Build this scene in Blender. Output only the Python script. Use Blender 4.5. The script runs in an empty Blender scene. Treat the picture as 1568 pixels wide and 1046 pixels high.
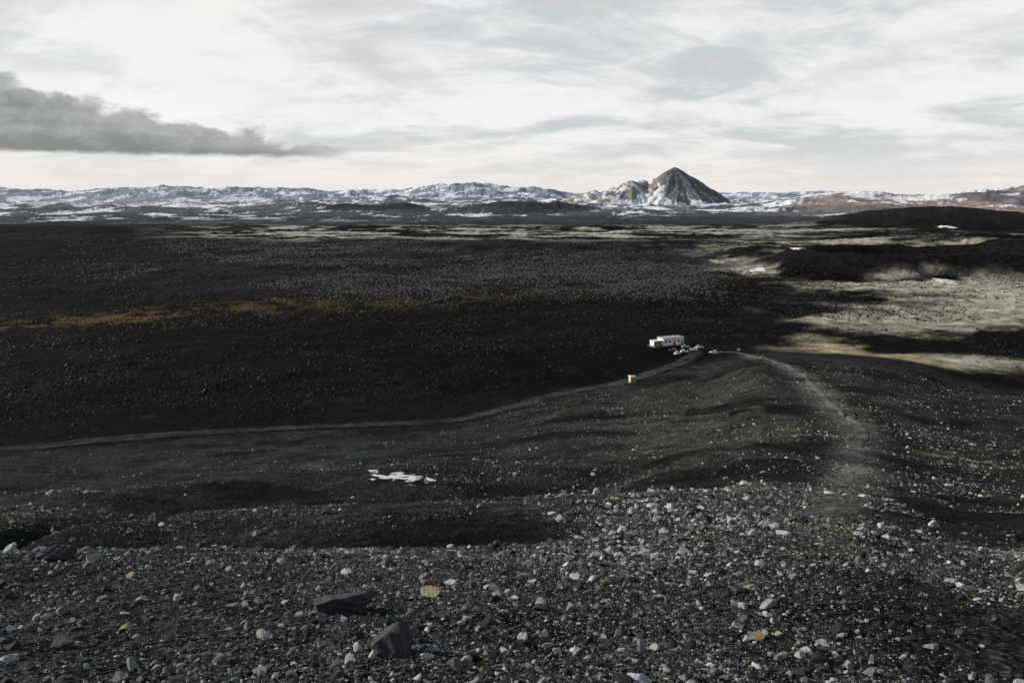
import bpy, bmesh, math, random
import numpy as np
from mathutils import Vector, Matrix, Euler
random.seed(7); rng=np.random.default_rng(11)
scene=bpy.context.scene
CAMZ=82.0
# ---------------------------------------------------------------- noise
_T=[rng.random((256,256)) for _ in range(6)]
def vn(x,y,s=0):
    xi=np.floor(x).astype(np.int64); yi=np.floor(y).astype(np.int64)
    fx=x-xi; fy=y-yi
    fx=fx*fx*fx*(fx*(fx*6-15)+10); fy=fy*fy*fy*(fy*(fy*6-15)+10)
    t=_T[s%6]; a=xi&255; b=yi&255; a1=(a+1)&255; b1=(b+1)&255
    return (t[a,b]*(1-fx)+t[a1,b]*fx)*(1-fy)+(t[a,b1]*(1-fx)+t[a1,b1]*fx)*fy
def fbm(x,y,o=5,s=0,g=0.5):
    v=0;a=1;n=0
    for i in range(o):
        v=v+a*(vn(x+17.3*i,y-9.1*i,s+i)-.5); n+=a*.5; a*=g
        x,y=(x*.8-y*.6)*2.03,(x*.6+y*.8)*2.03
    return v/n
def ridged(x,y,o=4,s=0):
    v=0;a=1;n=0
    for i in range(o):
        v=v+a*(1-abs(2*vn(x+5.3*i,y+3.7*i,s+i)-1)); n+=a; a*=.5
        x,y=(x*.8-y*.6)*2.07,(x*.6+y*.8)*2.07
    return v/n
def ss(a,b,x):
    t=np.clip((x-a)/(b-a),0,1); return t*t*(3-2*t)
# ---------------------------------------------------------------- terrain shape
KN=[-.64,-.10,.12,.23,.33,.43,.64]
head=[(0,1.6),(5,3.3),(14,6.6)]
TB=[head+[(30,13),(60,24.5),(120,45),(180,62),(252,82)],
    head+[(30,12.6),(60,23.2),(130,44),(220,68),(282,82)],
    head+[(30,12.4),(60,22.5),(130,43),(213,59),(290,74),(345,82)],
    head+[(30,12.2),(60,22),(130,41.5),(213,56),(290,69),(395,82)],
    head+[(30,12),(60,21.5),(100,32),(152,43.5),(213,51),(300,63.5),(425,82)],
    head+[(30,12),(60,21.5),(100,32),(152,43.5),(213,52),(300,65),(415,82)],
    [(0,1.6),(5,3.4),(14,6.9),(30,13),(60,23),(100,34.3),(152,46.5),(213,57.5),(335,82)]]
LY=np.linspace(math.log(.2),math.log(60000),3000)
DT=[]
for t in TB:
    a=np.array(t+[(60000,82)]); d=np.interp(np.exp(LY),a[:,0],a[:,1])
    k=np.exp(-np.linspace(-2.5,2.5,61)**2); k/=k.sum()
    dd=np.convolve(np.pad(d,30,mode='edge'),k,mode='valid'); DT.append(dd)
def polar(X,Y):
    R=np.hypot(X,Y); az=np.arctan2(X,Y); azc=np.clip(az,-1.0,1.0)
    return R,az,R*np.cos(azc),np.tan(azc)
YBU=[-.64,-.10,.12,.23,.33,.43,.64]; YBV=[252,282,345,395,425,415,335]
RX=(np.array([-300,0,150,260,400,620,650,720,780,850,900,1110,1200,1300,1400,1480,1520,1568,1800])-784)/1220
RY=np.array([291,290,293,289,292,293,287,285,288,294,298,303,299,303,302,296,300,292,294])
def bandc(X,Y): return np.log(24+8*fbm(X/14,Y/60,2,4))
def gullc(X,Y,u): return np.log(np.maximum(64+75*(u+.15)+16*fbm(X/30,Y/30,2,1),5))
def ring(X,Y,cx,cy,rx,ry,w):
    r=np.hypot((X-cx)/rx,(Y-cy)/ry); a=np.arctan2(Y-cy,X-cx)
    r=r*(1+.10*fbm(np.cos(a)*2+cx,np.sin(a)*2,3,2)); return np.exp(-((r-1)/w)**2),r
def height(X,Y):
    R,az,Ye,u=polar(X,Y)
    l=np.log(np.maximum(Ye,.21)); D=np.zeros_like(R); uc=np.clip(u,KN[0],KN[-1])
    for i,k in enumerate(KN):
        w=np.ones_like(R)
        if i>0: w=np.minimum(w,np.clip((uc-KN[i-1])/(k-KN[i-1]),0,1))
        if i<len(KN)-1: w=np.minimum(w,np.clip((KN[i+1]-uc)/(KN[i+1]-k),0,1))
        w=w*w*(3-2*w)
        D+=w*np.interp(l,LY,DT[i])
    D=D*(1-.8*ss(1.9,2.8,abs(az))*(1-ss(500,2500,R)))
    z=CAMZ-D
    Yb=np.interp(uc,YBU,YBV); q=Ye/Yb
    slope=1-ss(.8,1.02,q)
    z+=slope*(fbm(X/34,Y/34,3,1)*2.3*ss(15,90,R)*(1-.55*ss(.25,.35,u))+fbm(X/9,Y/9,3,2)*.42*ss(3,20,R)+fbm(X/1.6,Y/1.6,3,3)*.05)
    z-=.8*np.exp(-((l-bandc(X,Y))/.20)**2)*ss(.35,-.1,u)
    z-=2.6*np.exp(-((l-gullc(X,Y,u))/.17)**2)*ss(.3,.0,u)*slope
    flat=1-np.exp(-(((X-92)/45)**2+((Y-432)/35)**2)**2)
    pl=ss(1.0,1.35,q)*flat
    z+=pl*(fbm(X/70,Y/70,5,0)*3.2+(ridged(X/24,Y/24,4,2)-.5)*3.4)*(.6+.8*ss(500,1500,R))
    def g(x,y,sx,sy,h): return h*np.exp(-((X-x)/sx)**2-((Y-y)/sy)**2)
    r1,_=ring(X,Y,480,960,135,105,.30); r2,_=ring(X,Y,760,1010,120,90,.35); r3,_=ring(X,Y,395,1180,60,60,.4)
    z+=r1*22+r2*16+r3*9
    z+=g(600,830,120,40,8)+g(900,1500,230,130,16)+g(300,1400,140,90,9)
    z+=g(1350,2500,330,200,48)+g(1650,2700,300,200,24)+g(1180,2650,200,160,18)+g(1000,2100,200,130,9)
    z+=g(-930,4500,300,220,46)+g(-650,4700,200,220,32)+g(-130,4500,230,230,36)+g(60,4500,210,230,46)+g(330,4700,200,200,38)+g(-1350,5100,250,220,30)
    far=ss(2400,6000,R)
    lake=ss(-.40,-.47,u)*ss(6300,7000,Ye)*(1-ss(11200,12200,Ye))
    z+=(far*(fbm(X/700,Y/700,5,3)*42+12+(ridged(X/420,Y/420,5,1)-.5)*58))*(1-lake)-lake*4
    rt=np.interp(u,RX,RY); rh=82+12500*(305-rt)/1220
    nz=.84+.55*(ridged(X/1100,Y/1100,6,5)-.5)+.28*(ridged(X/350,Y/350,4,2)-.5)
    z+=(rh-15)*nz*np.exp(-((Ye-12800)/1500)**2)*1.06
    z+=95*ridged(X/900+3,Y/900,6,4)**1.5*np.exp(-((Ye-9600)/1000)**2)*ss(-.36,-.28,u)
    rr=ss(.26,.42,u)
    z+=rr*(45+85*ridged(X/620,Y/620,6,2)+55*ss(.48,.62,u))*np.exp(-((Ye-6300)/850)**2)
    z+=400*fbm(X/6000,Y/6000,3,2)**2*ss(15000,22000,R)
    return z
def h1(x,y): return float(height(np.array([x],float),np.array([y],float))[0])
# ---------------------------------------------------------------- footpath
PATH=np.array([(112,424),(121,415),(119,372),(106,302),(94,248),(79,195),(66,150),(55,120),(44,98),(29,65),(17.6,40),(9,22),(4.5,12)],float)
def pathd(x,y):
    md=np.full(len(x),1e9)
    for a,b in zip(PATH[:-1],PATH[1:]):
        d=b-a; t=np.clip(((x-a[0])*d[0]+(y-a[1])*d[1])/d.dot(d),0,1); md=np.minimum(md,np.hypot(x-a[0]-t*d[0],y-a[1]-t*d[1]))
    return md
# ---------------------------------------------------------------- terrain colour (albedo)
def lerp(a,b,t): return a+(np.asarray(b)-a)*t[:,None]
def color(X,Y,z=None):
    R,az,Ye,u=polar(X,Y); uc=np.clip(u,-.64,.64)
    Yb=np.interp(uc,YBU,YBV)
    n1=fbm(X/60,Y/60,5,0); n2=fbm(X/8,Y/8,5,3); n3=fbm(X/250,Y/250,5,1); nf=fbm(X/2.,Y/2.,4,4)
    q=Ye/Yb*(1+.03*n1)
    lw=np.log(np.maximum(Ye,.5))
    def B(u0,Y0,su,sl): return np.exp(-((u-u0)/su)**2-((lw-math.log(Y0))/sl)**2)
    c=np.tile(np.array([.0026,.0030,.0031]),(len(X),1))
    c=lerp(c,[.0075,.0085,.0085],ss(.05,.5,n1)*.7)
    c=lerp(c,[.035,.035,.032],ss(.40,.75,fbm(X/14,Y/14,4,2))*.35)
    m=ss(620,820,Ye*(1+.12*n3))*(1-ss(1500,1900,Ye))*ss(-.62,-.3,u)*(1-ss(.22,.32,u+.05*n3))
    c=lerp(c,[.019,.0198,.0215],m*ss(-.5,.5,n1+.2))
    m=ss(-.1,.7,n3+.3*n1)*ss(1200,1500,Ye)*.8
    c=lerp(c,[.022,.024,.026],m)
    yl=np.interp(u,[-.64,-.32,-.07,.1,.26,.5],[500,600,640,720,830,900])*(1+.06*n3)
    m=np.exp(-((Ye/yl-1)/.05)**2)*ss(-.05,.5,n2+.1)*(1-ss(.22,.34,u))*(.3+.7*ss(-.1,-.45,u))
    c=lerp(c,[.12,.085,.035],m*.8)
    m=ss(1500,1800,Ye)*(1-ss(2350,2700,Ye))*ss(-.5,-.28,u)*(1-ss(.3,.45,u))*ss(.0,.25,fbm(X/110,Y/60,6,5)+.03)
    c=lerp(c,[.40,.41,.34],m*.85)
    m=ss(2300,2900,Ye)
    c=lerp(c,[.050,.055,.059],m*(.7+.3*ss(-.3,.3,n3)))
    # right-hand pale fields
    A=np.clip(1.5*B(.64,600,.14,.20)+1.3*B(.55,395,.19,.07)+.85*B(.46,770,.10,.08)+.65*B(.42,500,.12,.2)+1.2*B(.66,770,.12,.10)
              +1.3*B(.52,1290,.26,.10)+1.1*B(.31,1000,.07,.16)+1.3*B(.37,2050,.10,.05)+1.0*B(.60,1750,.14,.09)+.9*B(.38,1520,.12,.06),0,1.35)
    v=A+.85*fbm(X/55,Y/42,8,4,.66)
    A=ss(.34,.95,v)*np.clip(A*2.2,0,1)*ss(1.0,1.05,q)
    fieldc=np.tile(np.array([.32,.30,.235]),(len(X),1))
    fieldc=lerp(fieldc,[.31,.27,.14],np.clip(B(.55,410,.22,.2),0,1)*ss(-.6,.3,n1))
    fieldc=fieldc*(1+.7*n2+.35*n1)[:,None]
    c=c+(fieldc-c)*A[:,None]
    for (cx,cy,rx,ry) in ((480,960,135,105),(760,1010,120,90),(395,1180,60,60)):
        g_,r_=ring(X,Y,cx,cy,rx,ry,.33)
        m=ss(1.42,1.2,r_+.18*n1)
        c=lerp(c,[.009,.0092,.0096],m*ss(.35,.7,r_+.2*n2))
        c=lerp(c,[.16,.155,.13],m*ss(.65,.35,r_)*.7)
    m=np.clip(1.6*np.exp(-((X-600)/130)**2-((Y-825)/38)**2)-.35+.25*n1,0,1); c=lerp(c,[.01,.01,.0105],np.clip(m*1.6,0,1))
    m=np.clip(1.5*np.exp(-((X-1380)/420)**2-((Y-2500)/260)**2)-.2,0,1)
    c=lerp(c,[.016,.016,.017],m)
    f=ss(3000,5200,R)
    rock=np.tile(np.array([.115,.127,.138]),(len(X),1))
    rock=lerp(rock,[.27,.21,.185],ss(.26,.42,u)*ss(-.5,.1,fbm(X/900,Y/900,4,0)))
    rock=lerp(rock,[.27,.30,.33],ss(8000,13000,R)*.8)  # aerial haze painted in: distant rock albedo lightened and blued
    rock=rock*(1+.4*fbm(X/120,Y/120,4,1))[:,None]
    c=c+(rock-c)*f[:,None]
    dk=np.clip(1.6*np.exp(-((X+800)/420)**2-((Y-4480)/330)**2)+1.6*np.exp(-((X-80)/480)**2-((Y-4480)/330)**2)-.35,0,1)
    c=lerp(c,[.036,.040,.043],dk*.85)
    sn=fbm(X/200,Y/330,7,2,.7)+.10*fbm(X/2200,Y/2200,2,1)
    thr=.10-.07*ss(4500,9000,R)+.24*dk+.06*ss(11500,13500,R)
    m=ss(thr,thr+.11,sn)*ss(2900,3900,R*(1+.15*n3))
    c=lerp(c,[.72,.745,.77],m*.95)
    # --------- cinder cone slope
    s=np.tile(np.array([.0185,.0215,.0185]),(len(X),1))
    s=lerp(s,[.052,.057,.048],np.clip(.7*B(.25,38,.22,.8)+1.0*B(.30,150,.20,.8),0,1)*(.65+.45*n2))
    s=lerp(s,[.0055,.006,.006],np.clip(1.6*np.exp(-((lw-bandc(X,Y))/.18)**2)*ss(.16,-.05,u),0,1)*.95)  # left-slope band: shade in the dip painted as darker albedo
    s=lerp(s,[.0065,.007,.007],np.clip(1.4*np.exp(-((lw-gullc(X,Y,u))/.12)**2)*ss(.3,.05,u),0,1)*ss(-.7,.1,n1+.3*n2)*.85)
    s=lerp(s,[.007,.0075,.007],np.clip(1.3*B(.62,40,.12,.5)+1.1*B(.6,8,.30,.35),0,1)*ss(-.8,.1,n2)*.9)  # shaded side of the spur and corner vignette painted into the albedo
    s=lerp(s,[.007,.0075,.0075],ss(.24,.42,fbm(X/20,Y/22,5,1)+.10)*ss(25,60,R)*.85)
    s=lerp(s,[.010,.011,.010],B(0,7,.9,.7)*.75)
    s=lerp(s,[.17,.135,.055],np.clip(B(.60,105,.07,.14)+.8*B(.42,16,.04,.13)+.7*B(.64,62,.05,.12)+.5*B(.36,120,.03,.1)+.5*B(-.1,14,.05,.1),0,1)*ss(.0,.5,n2)*.85)
    s=lerp(s,[.034,.039,.033],B(-.25,150,.25,.35)*ss(-.2,.4,n2)*.7)
    s=s*(1+.5*nf+.3*n2)[:,None]
    pd=pathd(X,Y); w=1.0+.014*np.clip(R,0,200)
    s=lerp(s,[.0085,.009,.0085],np.exp(-((pd-2.2*w)/(.8*w))**2)*ss(60,110,R)*.6)
    s=lerp(s,[.145,.153,.136],np.exp(-(pd/w)**2)*np.clip(.75+.9*n2,0,1)*ss(12,40,R)*.8)
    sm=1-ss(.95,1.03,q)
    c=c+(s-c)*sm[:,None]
    return np.clip(c,.002,.85)
# ---------------------------------------------------------------- node helpers
class NT:
    def __init__(s,t): s.t=t
    def n(s,typ,**kw):
        nd=s.t.nodes.new(typ)
        for k,v in kw.items(): setattr(nd,k,v)
        return nd
    def set(s,inp,v):
        if isinstance(v,bpy.types.NodeSocket): s.t.links.new(v,inp)
        elif isinstance(v,bpy.types.Node): s.t.links.new(v.outputs[0],inp)
        else:
            if isinstance(v,(tuple,list)) and inp.type=='RGBA' and len(v)==3: v=(*v,1)
            inp.default_value=v
    def m(s,op,a,b=0.0,c=None,clamp=False):
        nd=s.n('ShaderNodeMath',operation=op,use_clamp=clamp); s.set(nd.inputs[0],a); s.set(nd.inputs[1],b)
        if c is not None: s.set(nd.inputs[2],c)
        return nd.outputs[0]
    def mix(s,f,a,b,bt='MIX'):
        nd=s.n('ShaderNodeMixRGB',blend_type=bt); s.set(nd.inputs[0],f); s.set(nd.inputs[1],a); s.set(nd.inputs[2],b); return nd.outputs[0]
    def mr(s,v,a,b,c=0.0,d=1.0,smooth=True):
        nd=s.n('ShaderNodeMapRange',interpolation_type='SMOOTHSTEP' if smooth else 'LINEAR')
        s.set(nd.inputs[0],v)
        for i,x in enumerate((a,b,c,d)): s.set(nd.inputs[i+1],x)
        return nd.outputs[0]
    def noise(s,vec,scale,detail=4,rough=.55,dist=0.0):
        nd=s.n('ShaderNodeTexNoise'); s.set(nd.inputs['Vector'],vec)
        nd.inputs['Scale'].default_value=scale; nd.inputs['Detail'].default_value=detail
        nd.inputs['Roughness'].default_value=rough; nd.inputs['Distortion'].default_value=dist
        return nd.outputs[0]
def newmat(name):
    m=bpy.data.materials.new(name); m.use_nodes=True; t=NT(m.node_tree)
    return m,t,m.node_tree.nodes['Principled BSDF']
def ground_mat(name,kind='ground'):
    m,t,b=newmat(name)
    a=t.n('ShaderNodeAttribute',attribute_name='Col').outputs['Color']
    co=t.n('ShaderNodeTexCoord').outputs['Object']
    b.inputs['Roughness'].default_value=.95; b.inputs['Specular IOR Level'].default_value=.02
    if kind=='ground':
        nA=t.noise(co,.10,7,.72); nB=t.noise(co,1.3,4,.65); nC=t.noise(co,14,3,.7)
        vo=t.n('ShaderNodeTexVoronoi'); t.set(vo.inputs['Vector'],co); vo.inputs['Scale'].default_value=22
        vs=t.n('ShaderNodeSeparateColor'); t.set(vs.inputs[0],vo.outputs['Color'])
        f=t.m('MULTIPLY',t.mr(nC,.3,.7,.45,1.6),t.mr(nB,.3,.7,.5,1.5))
        f=t.m('MULTIPLY',f,t.mr(nA,.3,.7,.5,1.5))
        f=t.m('MULTIPLY',f,t.mr(vs.outputs[0],.6,1.0,.75,2.6))
        cb=t.n('ShaderNodeCombineColor')
        for i in range(3): t.set(cb.inputs[i],f)
        colr=t.mix(1.0,a,cb.outputs[0],'MULTIPLY')
        t.set(b.inputs['Base Color'],colr)
        h=t.m('ADD',t.m('MULTIPLY',nA,4.5),t.m('MULTIPLY',nB,.40))
        h=t.m('ADD',h,t.m('MULTIPLY',nC,.035))
        h=t.m('ADD',h,t.m('MULTIPLY',vo.outputs['Distance'],-.03))
        bp=t.n('ShaderNodeBump'); bp.inputs['Strength'].default_value=.8; bp.inputs['Distance'].default_value=1.0
        t.set(bp.inputs['Height'],h); t.set(b.inputs['Normal'],bp.outputs[0])
    else:
        nA=t.noise(co,.03,8,.65)
        cb=t.n('ShaderNodeCombineColor'); f=t.mr(nA,.3,.7,.75,1.25)
        for i in range(3): t.set(cb.inputs[i],f)
        t.set(b.inputs['Base Color'],t.mix(1.0,a,cb.outputs[0],'MULTIPLY'))
        bp=t.n('ShaderNodeBump'); bp.inputs['Strength'].default_value=.8; bp.inputs['Distance'].default_value=1.0
        t.set(bp.inputs['Height'],t.m('MULTIPLY',nA,14.0)); t.set(b.inputs['Normal'],bp.outputs[0])
    return m
def simple(name,col,rough=.8,spec=.3,var=.25,scale=3,metal=0):
    m,t,b=newmat(name); co=t.n('ShaderNodeTexCoord').outputs['Object']
    n=t.noise(co,scale,4)
    t.set(b.inputs['Base Color'],t.mix(n,tuple(c*(1-var) for c in col),tuple(min(1,c*(1+var)) for c in col)))
    b.inputs['Roughness'].default_value=rough; b.inputs['Specular IOR Level'].default_value=spec; b.inputs['Metallic'].default_value=metal
    return m
def grid_mesh(name,P,C,nr,nc,mat,keep=None,wrap=False):
    me=bpy.data.meshes.new(name)
    i=np.arange(nr-1)[:,None]; j=np.arange(nc if wrap else nc-1)[None,:]; j2=(j+1)%nc
    q=np.stack([i*nc+j,i*nc+j2,(i+1)*nc+j2,(i+1)*nc+j],-1).reshape(-1,4)
    if keep is not None: q=q[keep.reshape(-1)]
    me.vertices.add(len(P)); me.vertices.foreach_set('co',P.astype(np.float32).ravel())
    me.loops.add(len(q)*4); me.loops.foreach_set('vertex_index',q.astype(np.int32).ravel())
    me.polygons.add(len(q)); me.polygons.foreach_set('loop_start',np.arange(0,len(q)*4,4,dtype=np.int32))
    me.polygons.foreach_set('use_smooth',np.ones(len(q),bool))
    me.update(calc_edges=True)
    if C is not None:
        at=me.color_attributes.new('Col','FLOAT_COLOR','POINT')
        at.data.foreach_set('color',np.hstack([C,np.ones((len(C),1))]).astype(np.float32).ravel())
    me.materials.append(mat); ob=bpy.data.objects.new(name,me); scene.collection.objects.link(ob); return ob
GM=ground_mat('volcanic_ground')
# ---------------------------------------------------------------- terrain
rad=[];r=.3
while r<45000:
    rad.append(r)
    r*=1+(.06 if r<3 else .008 if r<400 else .010 if r<3000 else .0080 if r<14500 else .05)
rad=np.array(rad)
azf=np.radians(np.arange(-41,41.001,.08)); azc=np.radians(np.concatenate([np.arange(44,180,4),np.arange(-180,-42,4)]))
az=np.concatenate([azf,azc])
RR,AA=np.meshgrid(rad,az,indexing='ij')
X=(RR*np.sin(AA)).ravel(); Y=(RR*np.cos(AA)).ravel(); Z=height(X,Y)
ob=grid_mesh('terrain',np.stack([X,Y,Z],1),color(X,Y),len(rad),len(az),GM,wrap=True)
if ob.data.polygons[1000].normal.z<0: ob.data.flip_normals()
# ---------------------------------------------------------------- draped strips
def smooth_poly(pts,n=24):
    P=[Vector((*p,0)) for p in pts]; P=[P[0]*2-P[1]]+P+[P[-1]*2-P[-2]]; out=[]
    for i in range(1,len(P)-2):
        a,b,c,d=P[i-1:i+3]
        for k in range(n):
            t=k/n; out.append(.5*((2*b)+(c-a)*t+(2*a-5*b+4*c-d)*t*t+(3*b-a-3*c+d)*t**3))
    out.append(P[-2]); return out
def strip(name,pts,width,col,mat,n=40,nc=15,ruts=False,wf=None,ef=None,lift=.02):
    c=smooth_poly(pts,n); N=len(c); V=[];S=[];TT=[]
    for i,p in enumerate(c):
        t=(c[min(i+1,N-1)]-c[max(i-1,0)]).normalized(); nrm=Vector((t.y,-t.x,0))
        w=width if wf is None else wf(i/(N-1))
        for j in range(nc):
            s=j/(nc-1)*2-1; V.append(p+nrm*s*w*.5); S.append(s); TT.append(i/(N-1))
    V=np.array([[v.x,v.y] for v in V]); S=np.array(S); TT=np.array(TT); x,y=V[:,0],V[:,1]
    edge=ss(1.0,.2,abs(S)+.5*fbm(x/3.,y/3.,3,1))
    if ruts: edge=edge*(.25+.75*np.maximum(np.exp(-((abs(S)-.38)/.14)**2),.35*ss(-.2,.4,fbm(x/9,y/9,3,2))))
    if ef is not None: edge=edge*ef(TT)
    edge*=np.clip(.75+.6*fbm(x/14,y/14,4,5),0,1)
    edge[abs(S)>.99]=0
    base=color(x,y); C=base+(np.array(col)-base)*edge[:,None]
    z=height(x,y)+lift+.0006*np.hypot(x,y)-.10*(abs(S)>.99)*np.clip(np.hypot(x,y)/200,0.15,1)
    o=grid_mesh(name,np.stack([x,y,z],1),C,N,nc,mat)
    if o.data.polygons[5].normal.z<0: o.data.flip_normals()
    return o
strip('dirt_road',[(-300,225),(-230,238),(-178,247),(-143,263),(-90,274),(-35,284),(-1,298),(21,321),(42,342),(65,363),(84,391),(96,416),(100,428)],12,[.072,.079,.070],GM,ruts=True,nc=25)
strip('footpath',[tuple(p) for p in PATH[:9]],2.6,[.21,.22,.20],GM,n=60,nc=11,wf=lambda t:2.8-1.4*t,ef=lambda T:ss(1.0,.7,T))
# ---------------------------------------------------------------- lake
m,t,b=newmat('lake_water'); b.inputs['Base Color'].default_value=(.35,.4,.43,1); b.inputs['Roughness'].default_value=.12
nn=t.noise(t.n('ShaderNodeTexCoord').outputs['Object'],.01,4); bp=t.n('ShaderNodeBump'); bp.inputs['Strength'].default_value=.1; t.set(bp.inputs['Height'],nn); t.set(b.inputs['Normal'],bp.outputs[0])
lp=[(-9500,6600),(-4200,6900),(-3500,7700),(-3900,8600),(-4350,9700),(-5300,10800),(-7000,12000),(-12000,12200)]
me=bpy.data.meshes.new('lake'); me.from_pydata([(x,y,2.5) for x,y in lp],[],[list(range(len(lp)))]); me.materials.append(m)
o=bpy.data.objects.new('lake',me); scene.collection.objects.link(o)
if me.polygons[0].normal.z<0: me.flip_normals()
# ---------------------------------------------------------------- snow patches
SNOW=simple('old_snow',(.68,.69,.68),.7,.2,.14,1.0)
def patch(cx,cy,sx,sy,seed,f=1.0,lift=.0,thr=0.25,amp=1.3):
    n=110; a=np.linspace(-1,1,n); gy,gx=np.meshgrid(a,a,indexing='ij')
    x=(cx+gx*sx).ravel(); y=(cy+gy*sy).ravel()
    v=1-(gx**2+gy**2).ravel()+amp*fbm(gx.ravel()*2.0*f+seed,gy.ravel()*2.6*f+seed,5,seed)
    z=height(x,y)+.03+.0006*math.hypot(cx,cy)+lift+np.clip(v-thr,0,.5)*.12
    k=v.reshape(n,n)[:-1,:-1]>thr
    o=grid_mesh('snow_patch',np.stack([x,y,z],1),None,n,n,SNOW,keep=k)
    if len(o.data.polygons) and o.data.polygons[0].normal.z<0: o.data.flip_normals()
patch(-12.2,86,4.0,5.0,4,1.9,thr=.72,amp=2.1)
patch(-16.0,89,.8,1.1,1)
patch(286,925,12,24,2); patch(352,985,8,24,4,1.3); patch(430,785,11,18,5); patch(640,1150,7,40,1); patch(1160,2150,22,50,2,lift=.5)
# ---------------------------------------------------------------- mountain
def mountain():
    n1,n2=290,210; xs=np.linspace(-1600,1300,n1); ys=np.linspace(-1100,1100,n2)
    gy,gx=np.meshgrid(ys,xs,indexing='ij'); x=gx.ravel(); y=gy.ravel()
    def cone(cx,cy,H,w,p,sd,ga=.09):
        dx=x-cx; dy=y-cy; r=np.hypot(dx,dy); a=np.arctan2(dy,dx)
        g=ridged(np.cos(a)*5+r/900+sd,np.sin(a)*5+sd,4,sd)-.5
        r=r*(1+ga*2*g*ss(20,260,r))+10*fbm(x/90,y/90,4,sd)
        r=np.sqrt(r*r+26**2)
        return H*np.clip(1-r/w,0,1)**p
    h=cone(0,0,408,700,1.2,1)
    for a in [(-200,-20,292,470,1.1,5,.08),(-310,0,280,470,1.05,0,.08),(-440,-60,272,520,1.1,2,.14),(-600,60,210,430,1.1,3),(-790,0,190,390,1.1,4),(-950,-80,110,420,1.1,0),(-650,-250,130,400,1.1,2),(280,-200,120,420,1.2,1),(520,0,60,500,1.2,1)]:
        h=np.maximum(h,cone(*a))
    h=h+20*fbm(x/130,y/130,6,3,.6)*ss(5,60,h)*ss(400,300,h)+10*fbm(x/300,y/300,3,1)*(h<40)
    rock=np.tile(np.array([.150,.154,.154]),(len(x),1))
    rock=lerp(rock,[.33,.285,.25],ss(-120,-270,x+60*fbm(x/150,y/150,3,2))*ss(-.6,.3,fbm(x/70,y/70,4,1)))
    rock=rock*(1+.5*fbm(x/40,y/60,5,1,.6))[:,None]
    wx=60*fbm(x/160,y/160,3,2)
    st=.6*fbm((x+.6*h+wx)/55,(y+wx)/200,6,5,.65)+.55*fbm(x/120,y/150,5,1,.6)
    low=ss(120,10,h)
    left=np.exp(-((x+165+.35*(250-h))/75)**2)*.55*ss(300,200,h)+np.exp(-((x+520)/300)**2)*.20
    m=ss(.27,.36,st+low*.42+left)*ss(430,300,h)
    m=m*(1-.85*ss(-60,-10,x+.3*(h-200))*ss(70,120,h))
    C=lerp(rock,[.72,.745,.77],m*.95)
    o=grid_mesh('volcanic_mountain',np.stack([1600+x,8000+y,h],1),C,n2,n1,ground_mat('mountain_rock','far'))
    if o.data.polygons[50].normal.z<0: o.data.flip_normals()
mountain()
# ---------------------------------------------------------------- stones
def rockmesh(name,sub,mat,seed,flat=.7,ncut=11):
    r=np.random.default_rng(seed); bm=bmesh.new(); bmesh.ops.create_icosphere(bm,subdivisions=sub,radius=1)
    pl=[(Vector(r.normal(size=3)).normalized(),r.uniform(.36,.75)) for _ in range(ncut)]
    sc=Vector((1,r.uniform(.5,.9),flat*r.uniform(.6,1.1)))
    for v in bm.verts:
        for n,h in pl:
            d=v.co.dot(n)-h
            if d>0: v.co-=n*d*.97
        if sub>2:
            p=v.co*6; v.co*=1+.035*(math.sin(p.x*1.7+p.y*2.3+seed)+math.sin(p.z*3.1-p.x*2.9))+r.uniform(-.008,.008)
        else: v.co*=r.uniform(.90,1.12)
        v.co=Vector((v.co.x*sc.x,v.co.y*sc.y,v.co.z*sc.z))*1.35
    me=bpy.data.meshes.new(name); bm.to_mesh(me); bm.free(); me.materials.append(mat); return me
def stone_mat(name,dark,light,accent,pw=1.6,mott=.65):
    m,t,b=newmat(name); oi=t.n('ShaderNodeObjectInfo').outputs['Random']; co=t.n('ShaderNodeTexCoord').outputs['Object']
    r=t.m('POWER',oi,pw); c=t.mix(r,dark,light)
    r2=t.m('FRACT',t.m('MULTIPLY',oi,37.7)); c=t.mix(t.m('MULTIPLY',t.m('GREATER_THAN',r2,.975),.6),c,accent)
    n=t.noise(co,3.5,6,.7); c=t.mix(t.mr(n,.35,.65,.0,mott),c,tuple(x*.6 for x in dark))
    t.set(b.inputs['Base Color'],c); b.inputs['Roughness'].default_value=.8; b.inputs['Specular IOR Level'].default_value=.3
    bp=t.n('ShaderNodeBump'); bp.inputs['Strength'].default_value=.6; bp.inputs['Distance'].default_value=.1; t.set(bp.inputs['Height'],n); t.set(b.inputs['Normal'],bp.outputs[0])
    return m
STM=stone_mat('cinder_stone',(.018,.020,.0195),(.72,.745,.71),(.40,.33,.14),3.0,.55)
def source_collection(name,meshes):
    col=bpy.data.collections.new(name)
    for i,me in enumerate(meshes):
        col.objects.link(bpy.data.objects.new(name+'_piece',me))
    return col
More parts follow.
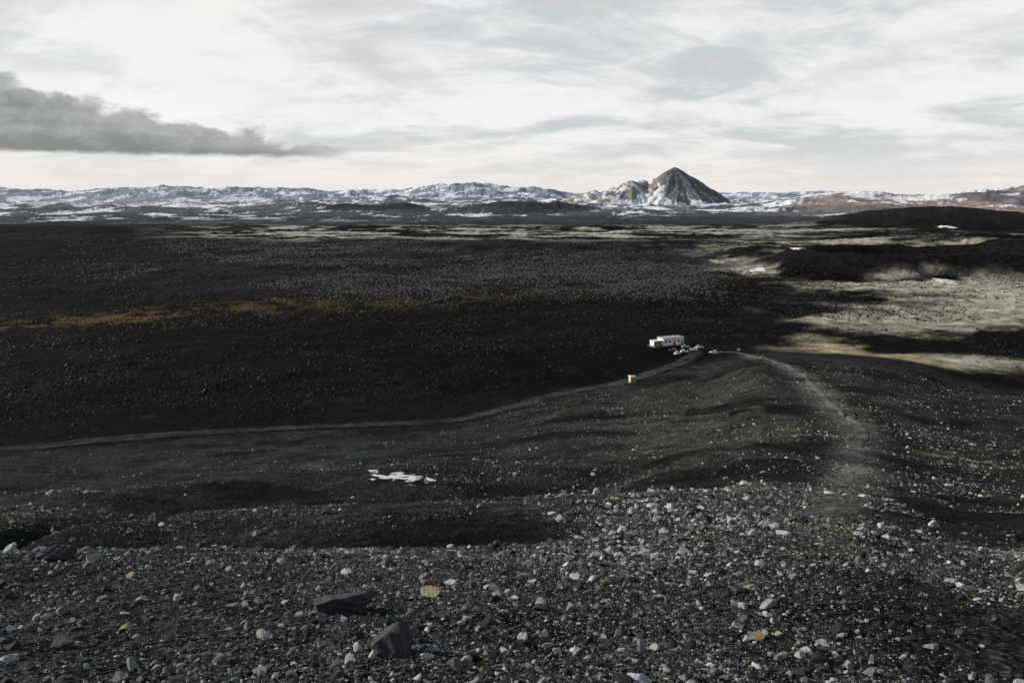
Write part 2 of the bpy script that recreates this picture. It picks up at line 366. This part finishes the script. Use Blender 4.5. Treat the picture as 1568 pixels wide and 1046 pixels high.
def scatter(name,P,rot,scl,idx,col):
    me=bpy.data.meshes.new(name); me.vertices.add(len(P)); me.vertices.foreach_set('co',P.astype(np.float32).ravel())
    for nm,ty,dat,fld in (('rot','FLOAT_VECTOR',rot,'vector'),('scl','FLOAT_VECTOR',scl,'vector'),('idx','INT',idx,'value')):
        a=me.attributes.new(nm,ty,'POINT'); a.data.foreach_set(fld,np.ascontiguousarray(dat).astype(np.int32 if ty=='INT' else np.float32).ravel())
    ob=bpy.data.objects.new(name,me); scene.collection.objects.link(ob)
    ng=bpy.data.node_groups.new(name+'_nodes','GeometryNodeTree')
    ng.interface.new_socket('Geometry',in_out='INPUT',socket_type='NodeSocketGeometry'); ng.interface.new_socket('Geometry',in_out='OUTPUT',socket_type='NodeSocketGeometry')
    gi=ng.nodes.new('NodeGroupInput'); go=ng.nodes.new('NodeGroupOutput'); ci=ng.nodes.new('GeometryNodeCollectionInfo')
    ci.inputs['Collection'].default_value=col; ci.inputs['Separate Children'].default_value=True; ci.inputs['Reset Children'].default_value=True
    io=ng.nodes.new('GeometryNodeInstanceOnPoints'); io.inputs['Pick Instance'].default_value=True
    def na(nm,ty):
        n=ng.nodes.new('GeometryNodeInputNamedAttribute'); n.data_type=ty; n.inputs['Name'].default_value=nm
        return [o for o in n.outputs if o.enabled and o.name=='Attribute'][0]
    er=ng.nodes.new('FunctionNodeEulerToRotation'); L=ng.links.new
    L(na('rot','FLOAT_VECTOR'),er.inputs[0]); L(er.outputs[0],io.inputs['Rotation'])
    L(na('scl','FLOAT_VECTOR'),io.inputs['Scale']); L(na('idx','INT'),io.inputs['Instance Index'])
    L(gi.outputs[0],io.inputs['Points']); L(ci.outputs[0],io.inputs['Instance']); L(io.outputs[0],go.inputs[0])
    mo=ob.modifiers.new('scatter','NODES'); mo.node_group=ng
    return ob
stones=source_collection('cinder_stones',[rockmesh('stone',2,STM,s) for s in range(16)])
def make_stones():
    N=330000
    lg=np.linspace(math.log(3.2),math.log(330),2000); w=1.5/np.exp(lg)+.065
    cdf=np.cumsum(w); cdf/=cdf[-1]; l=np.interp(rng.random(N),cdf,lg); Ys=np.exp(l); us=rng.uniform(-.74,.74,N)
    Xs=us*Ys; R=np.hypot(Xs,Ys)
    bright=np.exp(-((us-.20)/.17)**2-((l-math.log(24))/.7)**2)
    dens=.44+.95*fbm(Xs/6,Ys/14,6,2,.55)+.48*bright
    dens-=.85*np.exp(-((l-bandc(Xs,Ys))/.18)**2)*ss(.16,-.05,us)
    dens-=.40*np.exp(-((us-.62)/.1)**2-((l-math.log(40))/.5)**2)
    dens-=.26*np.exp(-((us-.6)/.28)**2-((l-math.log(7))/.6)**2)
    dens-=.36*ss(28,75,Ys)*ss(.15,-.2,us); dens-=.05*ss(60,200,Ys)
    dens-=.4*ss(.26,.42,fbm(Xs/20,Ys/22,5,1)+.10)*ss(25,60,R)
    Yb=np.interp(np.clip(us,-.64,.64),YBU,YBV); dens*=(Ys<Yb*.95)
    dens-=.30*(pathd(Xs,Ys)<.9)
    k=rng.random(N)<dens; Xs,Ys,R,us,l,bright=Xs[k],Ys[k],R[k],us[k],l[k],bright[k]; n=len(Xs)
    s=np.maximum(.0052,R*.00058)*(1+.85*bright)*(1-rng.random(n))**(-1/2.25); s=np.minimum(s,np.minimum(.045+.0075*R,.36)*rng.uniform(.3,1,n))
    Z=height(Xs,Ys)+s*.1
    rot=np.stack([rng.normal(0,.4,n),rng.normal(0,.4,n),rng.uniform(0,6.28,n)],1)
    scl=s[:,None]*rng.uniform(.7,1.3,(n,3))
    scatter('scattered_cinder_stones',np.stack([Xs,Ys,Z],1),rot,scl,rng.integers(0,16,n),stones)
    print('stones',n)
make_stones()
BM=stone_mat('boulder_rock',(.045,.047,.048),(.05,.05,.05),(.3,.22,.08),1)
BL=stone_mat('pale_boulder_rock',(.30,.30,.27),(.34,.34,.31),(.3,.25,.12),1)
for x,y,s,mt,sd,fl in [(-.97,5.85,.25,BM,31,.75),(-1.80,7.6,.33,BM,32,.5),(-.92,8.5,.15,BL,33,.75),(-8.0,13.2,.28,BM,34,.7),(.33,7.7,.11,BM,36,.7),(-7.1,12.6,.14,BL,37,.7),(-3.75,6.1,.15,BM,38,.6),(1.5,13.5,.14,BL,39,.8),(3.1,13.3,.13,BL,40,.8)]:
    o=bpy.data.objects.new('boulder',rockmesh('boulder',4,mt,sd,fl,14)); o.scale=(s,s,s); o.location=(x,y,h1(x,y)+s*.2); o.rotation_euler=(.1,.1,sd*1.3); scene.collection.objects.link(o)
# lava blocks on the plain
LB=stone_mat('lava_block_rock',(.003,.0035,.0035),(.045,.047,.043),(.07,.055,.025),3.2)
blocks=source_collection('lava_blocks',[rockmesh('lava_block',2,LB,s+60,.8) for s in range(8)])
N=80000; l=rng.uniform(math.log(260),math.log(1000),N); us=rng.uniform(-.72,.72,N); Ys=np.exp(l); Xs=us*Ys
Yb=np.interp(np.clip(us,-.64,.64),YBU,YBV)
dn=ss(-.35,.5,fbm(Xs/40,Ys/40,6,2,.6))*ss(1.03,1.25,Ys/Yb)*(np.hypot(Xs-92,Ys-432)>38)*(1-.4*ss(.35,.5,us))
k=rng.random(N)<dn; Xs,Ys=Xs[k],Ys[k]; n=len(Xs); s=Ys*.0009*(1-rng.random(n))**(-1/3.4); s=np.minimum(s,1.1)
scatter('scattered_lava_blocks',np.stack([Xs,Ys,height(Xs,Ys)],1),np.stack([rng.normal(0,.3,n),rng.normal(0,.3,n),rng.uniform(0,6.28,n)],1),s[:,None]*rng.uniform(.7,1.3,(n,3)),rng.integers(0,8,n),blocks)
# ---------------------------------------------------------------- scrub
def tuft(name,mat,seed,n=26,spread=.55,wd=.06):
    r=np.random.default_rng(seed); V=[];F=[]
    for i in range(n):
        a=r.uniform(0,6.28); b=r.uniform(0,.28); x0=math.cos(a)*b; y0=math.sin(a)*b; ln=r.uniform(.5,1); a2=a+r.normal(0,.5); o=r.uniform(.1,spread)
        w=wd*r.uniform(.6,1.5); px,py=-math.sin(a2)*w,math.cos(a2)*w; k=len(V)
        V+=[(x0-px,y0-py,0),(x0+px,y0+py,0),(x0+math.cos(a2)*o*.5+px,y0+math.sin(a2)*o*.5+py,ln*.6),(x0+math.cos(a2)*o*.5-px,y0+math.sin(a2)*o*.5-py,ln*.6),(x0+math.cos(a2)*o,y0+math.sin(a2)*o,ln)]
        F+=[(k,k+1,k+2,k+3),(k+3,k+2,k+4)]
    me=bpy.data.meshes.new(name); me.from_pydata(V,[],F); me.materials.append(mat); return me
def plant_mat(name,a,c):
    m,t,b=newmat(name); oi=t.n('ShaderNodeObjectInfo').outputs['Random']; cc=t.mix(oi,a,c); t.set(b.inputs['Base Color'],cc); b.inputs['Roughness'].default_value=.9; b.inputs['Specular IOR Level'].default_value=.05
    tr=t.n('ShaderNodeBsdfTranslucent'); t.set(tr.inputs[0],cc); mx=t.n('ShaderNodeMixShader'); mx.inputs[0].default_value=.4
    t.t.links.new(b.outputs[0],mx.inputs[1]); t.t.links.new(tr.outputs[0],mx.inputs[2]); t.t.links.new(mx.outputs[0],t.t.nodes['Material Output'].inputs[0]); return m
SH=plant_mat('bare_scrub_twigs',(.06,.062,.067),(.25,.255,.255)); GR=plant_mat('dry_grass',(.10,.075,.035),(.30,.25,.15))
shrubs=source_collection('scrub',[tuft('scrub_bush',SH,s,14,.8,.09) for s in range(6)]); grasses=source_collection('dry_grass',[tuft('grass_tuft',GR,s,20,.6,.05) for s in range(5)])
N=80000; l=rng.uniform(math.log(560),math.log(1650),N); us=rng.uniform(-.66,.34,N); Ys=np.exp(l); Xs=us*Ys
dn=ss(-.25,.5,fbm(Xs/60,Ys/110,6,0)+.6*fbm(Xs/400,Ys/400,2,3))*ss(-.66,-.25,us)*(1-ss(.2,.3,us))*ss(600,760,Ys)*(1-.5*ss(1200,1650,Ys))
k=rng.random(N)<dn; Xs,Ys=Xs[k],Ys[k]; n=len(Xs); s=rng.uniform(.5,1.6,n)*(.6+Ys/1500)
scatter('scrub_bushes',np.stack([Xs,Ys,height(Xs,Ys)-.1],1),np.stack([np.zeros(n),np.zeros(n),rng.uniform(0,6.28,n)],1),s[:,None]*np.array([1.0,1.0,1.15]),rng.integers(0,6,n),shrubs)
N=26000; us=rng.uniform(-.7,.3,N); yl=np.interp(us,[-.64,-.32,-.07,.1,.26],[500,600,640,720,830]); Ys=yl*(1+rng.normal(0,.045,N)); Xs=us*Ys
dn=ss(-.1,.5,fbm(Xs/22,Ys/30,4,3))*(.35+.65*ss(-.05,-.4,us)); k=rng.random(N)<dn; Xs,Ys=Xs[k],Ys[k]; n=len(Xs); s=rng.uniform(.4,1.2,n)
scatter('dry_grass_tufts',np.stack([Xs,Ys,height(Xs,Ys)-.05],1),np.stack([np.zeros(n),np.zeros(n),rng.uniform(0,6.28,n)],1),np.repeat(s[:,None],3,1),rng.integers(0,5,n),grasses)
# ---------------------------------------------------------------- built things
WHITE=simple('white_cladding',(.72,.72,.70),.6,.3,.05); GREYP=simple('grey_roof_sheet',(.32,.33,.34),.6,.3,.1); DARKW=simple('window_glass_dark',(.02,.025,.03),.1,.5,.1)
WOOD=simple('timber',(.30,.22,.13),.8,.2,.3); CREAM=simple('cream_panel',(.62,.55,.38),.7,.2,.08); CONC=simple('concrete_pad',(.10,.10,.095),.9,.2,.2)
RUB=simple('tyre_rubber',(.02,.02,.02),.9,.2,.1); MET=simple('bare_metal',(.45,.45,.46),.4,.5,.1,metal=.6)
def empty(name,loc,rz):
    e=bpy.data.objects.new(name,None); e.location=loc; e.rotation_euler=(0,0,rz); scene.collection.objects.link(e); return e
def addbm(bm,name,mat,par,bev=0):
    if bev: bmesh.ops.bevel(bm,geom=bm.edges[:],offset=bev,segments=2,affect='EDGES',profile=.6)
    me=bpy.data.meshes.new(name); bm.to_mesh(me); bm.free()
    for x in (mat if isinstance(mat,list) else [mat]): me.materials.append(x)
    o=bpy.data.objects.new(name,me); scene.collection.objects.link(o); o.parent=par; return o
def box(name,c,s,mat,par,bev=.015):
    bm=bmesh.new(); bmesh.ops.create_cube(bm,size=1)
    for v in bm.verts: v.co=Vector((v.co.x*s[0]+c[0],v.co.y*s[1]+c[1],v.co.z*s[2]+c[2]))
    return addbm(bm,name,mat,par,bev)
def service_building():
    x,y=88,446; z=h1(x,y); e=empty('service_building',(x,y,z+.3),math.radians(24))
    box('concrete_plinth',(0,0,-.55),(21,8.0,1.2),CONC,e)
    box('main_walls',(2.6,0,2.25),(14,6,4.0),WHITE,e,.03)
    box('main_roof',(2.6,0,4.4),(14.5,6.5,.3),GREYP,e,.03)
    box('roof_vent',(5,.5,4.8),(1.0,.8,.5),MET,e)
    box('entrance_back_wall',(-7.2,1.9,1.6),(5.5,.2,2.7),CREAM,e)
    box('entrance_side_wall',(-9.9,0,1.6),(.2,4.0,2.7),WHITE,e)
    box('entrance_roof',(-7.3,0,3.1),(5.7,4.6,.25),WHITE,e,.03)
    box('entrance_counter',(-7.0,-.9,.9),(3.2,.5,1.1),WOOD,e)
    for i,px in enumerate((-9.8,-7.2,-4.7)): box('porch_post_%d'%i,(px,-2.1,1.6),(.16,.16,2.74),WHITE,e)
    for i,px in enumerate((-2.6,-.2,5.9)):
        box('window_%d'%i,(px,-3.012,2.5),(1.5,.06,1.0),DARKW,e,.005); box('window_sill_%d'%i,(px,-3.05,1.94),(1.7,.14,.08),GREYP,e,.005)
    for i,px in enumerate((3.2,8.4)):
        box('door_%d'%i,(px,-3.012,1.4),(1.1,.06,2.2),DARKW,e,.005); box('door_frame_top_%d'%i,(px,-3.05,2.56),(1.3,.12,.1),GREYP,e,.005)
    for i in range(13): box('wall_batten_%d'%i,(-3.9+i*1.08,-3.008,3.75),(.12,.05,.75),GREYP,e,.005)
    box('end_window',(9.612,0,2.3),(.06,2.2,1.1),DARKW,e,.005)
    box('step',(3.2,-3.5,.35),(1.6,.8,.3),CONC,e)
service_building()
def hut():
    x,y=53,343; z=h1(x,y)+.35; e=empty('information_kiosk',(x,y,z),math.radians(18))
    box('base_slab',(0,0,-.25),(2.8,2.4,.7),CONC,e); box('walls',(0,0,1.35),(2.4,2.0,2.3),CREAM,e,.03)
    box('door',(-.5,-1.012,1.2),(.8,.06,1.95),WOOD,e,.005); box('window',(.6,-1.012,1.6),(.7,.06,.7),DARKW,e,.005)
    bm=bmesh.new(); pr=[(-1.4,2.5),(1.4,2.5),(1.4,2.65),(-1.4,3.0)]
    a=[bm.verts.new((p[0],-1.25,p[1])) for p in pr]; b=[bm.verts.new((p[0],1.25,p[1])) for p in pr]
    bm.faces.new(a); bm.faces.new(b[::-1])
    for i in range(4): bm.faces.new((a[i],b[i],b[(i+1)%4],a[(i+1)%4]))
    bmesh.ops.recalc_face_normals(bm,faces=bm.faces); addbm(bm,'lean_to_roof',WHITE,e)
hut()
def car(x,y,rz,colr):
    e=empty('parked_car',(x,y,h1(x,y)+.30),rz); P=simple('car_paint',colr,.3,.5,.03)
    def prof(name,pts,hw,mat,taper=0,zt=1,bev=.05):
        bm=bmesh.new(); mx=max(p[1] for p in pts); mn=min(p[1] for p in pts)
        def w(p): return hw-taper*(p[1]-mn)/(mx-mn)
        a=[bm.verts.new((p[0],-w(p),p[1])) for p in pts]; b=[bm.verts.new((p[0],w(p),p[1])) for p in pts]
        bm.faces.new(a); bm.faces.new(b[::-1]); n=len(pts)
        for i in range(n): bm.faces.new((a[i],b[i],b[(i+1)%n],a[(i+1)%n]))
        bmesh.ops.recalc_face_normals(bm,faces=bm.faces); return addbm(bm,name,mat,e,bev)
    prof('body',[(-2.2,.32),(-2.27,.62),(-2.2,.95),(-1.9,1.02),(.75,1.02),(1.9,.88),(2.2,.72),(2.25,.4),(2.1,.28)],.9,P)
    prof('side_windows',[(-1.95,1.0),(-1.55,1.5),(.0,1.54),(.85,1.0)],.84,DARKW,.18,bev=.02)
    prof('roof',[(-1.6,1.49),(-1.45,1.58),(-.1,1.61),(.1,1.53)],.70,P,.05,bev=.02)
    for i,(wx,wy) in enumerate([(-1.4,-.82),(-1.4,.82),(1.4,-.82),(1.4,.82)]):
        bm=bmesh.new(); bmesh.ops.create_cone(bm,cap_ends=True,segments=20,radius1=.34,radius2=.34,depth=.24,matrix=Matrix.Translation((wx,wy,.34))@Matrix.Rotation(math.pi/2,4,'X')); addbm(bm,'wheel_%d'%i,RUB,e)
        bm=bmesh.new(); bmesh.ops.create_cone(bm,cap_ends=True,segments=12,radius1=.19,radius2=.17,depth=.27,matrix=Matrix.Translation((wx,wy,.34))@Matrix.Rotation(math.pi/2,4,'X')); addbm(bm,'hub_%d'%i,MET,e)
    for i,sy in enumerate((-.62,.62)):
        box('headlight_%d'%i,(2.2,sy,.68),(.1,.32,.14),MET,e,.01); box('tail_light_%d'%i,(-2.24,sy,.82),(.08,.24,.2),simple('tail_lamp',(.35,.02,.02)),e,.01)
for a in [(108,419,170,(.78,.78,.78)),(93.5,424,15,(.78,.78,.78)),(99.5,429,165,(.75,.75,.77)),(104.5,436,20,(.72,.72,.73)),(88.5,418,40,(.75,.75,.76)),(87.5,427,160,(.18,.03,.03)),(97,437.5,10,(.45,.46,.48))]:
    car(a[0],a[1],math.radians(a[2]),a[3])
def sign():
    x,y=122,421; e=empty('trailhead_sign',(x,y,h1(x,y)+.2),math.radians(5))
    for i,px in enumerate((-.7,.7)): box('post_%d'%i,(px,0,.8),(.12,.12,2.4),WOOD,e)
    box('panel',(0,-.08,1.55),(1.6,.05,1.1),WHITE,e); box('panel_map',(0,-.112,1.55),(1.2,.01,.75),CREAM,e,.002)
sign()
SKIN=simple('skin',(.45,.28,.2)); HAIR=simple('hair',(.03,.02,.015)); TR=simple('dark_trousers',(.008,.009,.012)); SHOE=simple('boots',(.03,.025,.02))
def person(x,y,rz,jacket,stride=.25,lean=.0,crouch=False):
    hip=.95 if not crouch else .5
    J=[];E=[];Rd=[]
    def v(p,r,par=None):
        J.append(p); Rd.append(r)
        if par is not None: E.append((par,len(J)-1))
        return len(J)-1
    L=lean
    pel=v((0,0,hip),.135); wa=v((0,L*.25,hip+.2),.125,pel); ch=v((0,L*.6,hip+.4),.155,wa); nb=v((0,L*.85,hip+.54),.06,ch); hd=v((0,L*.95+.01,hip+.66),.09,nb); ht=v((0,L+.01,hip+.77),.085,hd)
    no=v((0,L+.105,hip+.665),.02,hd)
    for sgn in (-1,1):
        sw=sgn*stride*.5
        if crouch: kn=(sgn*.14,.38,.5); an=(sgn*.13,.05,.09)
        else: kn=(sgn*.1,sw*.55+.05,hip*.53); an=(sgn*.11,sw-.02,.09)
        h=v((sgn*.1,0,hip-.06),.1,pel); k=v(kn,.065,h); a=v(an,.045,k); v((an[0],an[1]+.17,.045),.04,a)
        s=v((sgn*.19,L*.75,hip+.46),.065,ch); el=v((sgn*.25,L*.6-.03-sw*.3,hip+.18),.05,s); wr=v((sgn*.24,L*.6+.12-sw*.5,hip-.02),.034,el); pm=v((sgn*.235,L*.6+.15-sw*.5,hip-.10),.03,wr)
        for f in range(4): v((sgn*(.235),L*.6+.12+.02*f-sw*.5,hip-.19+.012*abs(f-1.5)),.009,pm)
        v((sgn*.205,L*.6+.19-sw*.5,hip-.12),.010,wr)
    me=bpy.data.meshes.new('hiker'); me.from_pydata(J,E,[]); o=bpy.data.objects.new('tmp',me); scene.collection.objects.link(o)
    sk=o.modifiers.new('s','SKIN')
    if not me.skin_vertices:
        bpy.context.view_layer.objects.active=o; bpy.ops.mesh.customdata_skin_add()
    for i,d in enumerate(me.skin_vertices[0].data): d.radius=(Rd[i],Rd[i]*(.78 if i in(0,1,2) else 1)); d.use_root=(i==0)
    o.modifiers.new('b','SUBSURF').levels=1
    dg=bpy.context.evaluated_depsgraph_get(); m2=bpy.data.meshes.new_from_object(o.evaluated_get(dg)); bpy.data.objects.remove(o)
    for m_ in (simple('jacket',jacket),TR,SKIN,HAIR,SHOE): m2.materials.append(m_)
    for p in m2.polygons:
        c=p.center; p.use_smooth=True
        if c.z>hip+.57: p.material_index=3 if (c.z>hip+.73 or c.y<L-.01) else 2
        elif c.z<.1: p.material_index=4
        elif abs(c.x)>.17 and c.z<hip-.04 and c.z>hip-.25 and not crouch: p.material_index=2
        elif c.z<hip-.03: p.material_index=1
        else: p.material_index=0
    o=bpy.data.objects.new('hiker',m2); o.location=(x,y,h1(x,y)+.04+.0006*y); o.rotation_euler=(0,0,rz); scene.collection.objects.link(o)
HK=[(94,248,170,(.8,.02,.02),.25,0,False),(64.8,150,150,(.006,.006,.009),.35,.1,False),(66.4,148.5,190,(.008,.010,.018),.3,.05,False),(67.8,152,20,(.01,.01,.01),.2,.15,False),(62,157,180,(.12,.12,.10),.3,.1,True),(119,371,0,(.35,.35,.35),.25,0,False),(120.5,384,180,(.1,.1,.12),.25,0,False)]
for a in HK: person(a[0],a[1],math.radians(a[2]),a[3],a[4],a[5],a[6])
# ---------------------------------------------------------------- light
SAZ=math.radians(-72); SEL=math.radians(22)
sd=Vector((math.sin(SAZ)*math.cos(SEL),math.cos(SAZ)*math.cos(SEL),math.sin(SEL)))
L=bpy.data.lights.new('sun','SUN'); L.energy=5.0; L.angle=math.radians(.6); L.color=(1,.94,.85)
lo=bpy.data.objects.new('sun',L); lo.rotation_euler=(-sd).to_track_quat('-Z','Y').to_euler(); scene.collection.objects.link(lo)
w=bpy.data.worlds.new('World'); scene.world=w; w.use_nodes=True; t=NT(w.node_tree); bg=w.node_tree.nodes['Background']
sky=t.n('ShaderNodeTexSky',sky_type='NISHITA'); sky.sun_disc=False; sky.sun_elevation=SEL; sky.sun_rotation=SAZ%(2*math.pi)
g=t.n('ShaderNodeTexCoord').outputs['Generated']; sp=t.n('ShaderNodeSeparateXYZ'); t.set(sp.inputs[0],g); x,y,z=sp.outputs
azn=t.m('ARCTAN2',x,y); zc=t.m('MAXIMUM',z,0.0); zd=t.m('ADD',zc,.20)
cx=t.n('ShaderNodeCombineXYZ'); t.set(cx.inputs[0],t.m('DIVIDE',x,zd)); t.set(cx.inputs[1],t.m('DIVIDE',y,zd)); P=cx.outputs[0]
mp=t.n('ShaderNodeMapping'); t.set(mp.inputs[0],P); mp.inputs['Rotation'].default_value=(0,0,math.radians(34)); mp.inputs['Scale'].default_value=(.7,1.0,1); mp.inputs['Location'].default_value=(5.3,2.2,0); PV=mp.outputs[0]
nL=t.noise(PV,1.1,9,.55,1.0); nF=t.noise(PV,4.2,8,.62,.6)
cf=t.mr(t.m('ADD',t.m('MULTIPLY',nL,.66),t.m('MULTIPLY',nF,.34)),.40,.56)
gap=t.mix(.88,sky.outputs[0],(6.3,6.65,6.8))
cl=t.mix(cf,gap,(9.1,8.95,8.8))
shade=t.mr(t.noise(PV,1.6,9,.6,.8),.48,.70,0.0,.75); cl=t.mix(shade,cl,(6.2,6.3,6.35))
hz=t.mr(z,.0,.085,.8,0.0); cl=t.mix(hz,cl,(8.5,8.12,7.9))
c2=t.n('ShaderNodeCombineXYZ'); t.set(c2.inputs[0],azn); t.set(c2.inputs[1],t.m('MULTIPLY',z,1.8)); Q=c2.outputs[0]
rp=t.n('ShaderNodeValToRGB'); t.set(rp.inputs[0],t.m('DIVIDE',t.m('ADD',azn,.75),.6)); el=rp.color_ramp.elements
pts=[(-.75,.160),(-.571,.158),(-.50,.152),(-.44,.134),(-.40,.128),(-.365,.122),(-.33,.106),(-.30,.076),(-.20,.055),(-.16,.046)]
el[0].position=0; el[1].position=1
for i,(a,v) in enumerate(pts):
    p=(a+.75)/.6; e=el[0] if i==0 else (el[1] if i==len(pts)-1 else el.new(p)); e.position=p; e.color=(v*5,v*5,v*5,1)
top=t.m('DIVIDE',rp.outputs[0],5.0)
lump=t.noise(Q,14,7,.56,.2); lump2=t.noise(Q,42,4,.6)
topn=t.m('ADD',top,t.m('MULTIPLY',t.m('SUBTRACT',lump,.48),.08))
d1=t.m('SUBTRACT',topn,z); d2=t.m('SUBTRACT',z,t.m('ADD',.048,t.m('MULTIPLY',t.m('SUBTRACT',lump2,.5),.008)))
msk=t.m('MULTIPLY',t.mr(d1,-.003,.009),t.mr(d2,-.002,.005)); msk=t.m('MULTIPLY',msk,t.mr(azn,-.15,-.30,0.0,1.0))
dc=t.mix(t.mr(t.m('ADD',t.m('MULTIPLY',d1,8.0),t.m('MULTIPLY',t.m('SUBTRACT',t.noise(Q,20,6,.6),.5),1.5)),-.05,.55),(4.4,4.5,4.45),(2.4,2.6,2.6))
dc=t.mix(t.mr(d2,.0,.02,.7,0.0),dc,(2.2,2.35,2.35))
rim=t.m('MULTIPLY',t.mr(d1,-.045,-.004),t.mr(d1,.006,-.004)); rim=t.m('MULTIPLY',rim,t.mr(azn,-.25,-.38,0.0,.55)); cl=t.mix(rim,cl,(9.8,9.7,9.6))
cl=t.mix(t.m('MULTIPLY',msk,.96),cl,dc)
fade=t.mr(z,.26,.55,1.0,.12); fin=t.mix(fade,sky.outputs[0],cl)
t.set(bg.inputs[0],fin); bg.inputs[1].default_value=.1
# ---------------------------------------------------------------- camera
cd=bpy.data.cameras.new('camera'); cd.lens=28.0; cd.sensor_width=36; cd.clip_start=.1; cd.clip_end=100000
co=bpy.data.objects.new('camera',cd); co.location=(0,0,CAMZ); co.rotation_euler=(math.radians(90-10.13),0,0); scene.collection.objects.link(co); scene.camera=co
scene.view_settings.view_transform='Standard'; scene.view_settings.look='None'; scene.view_settings.exposure=0
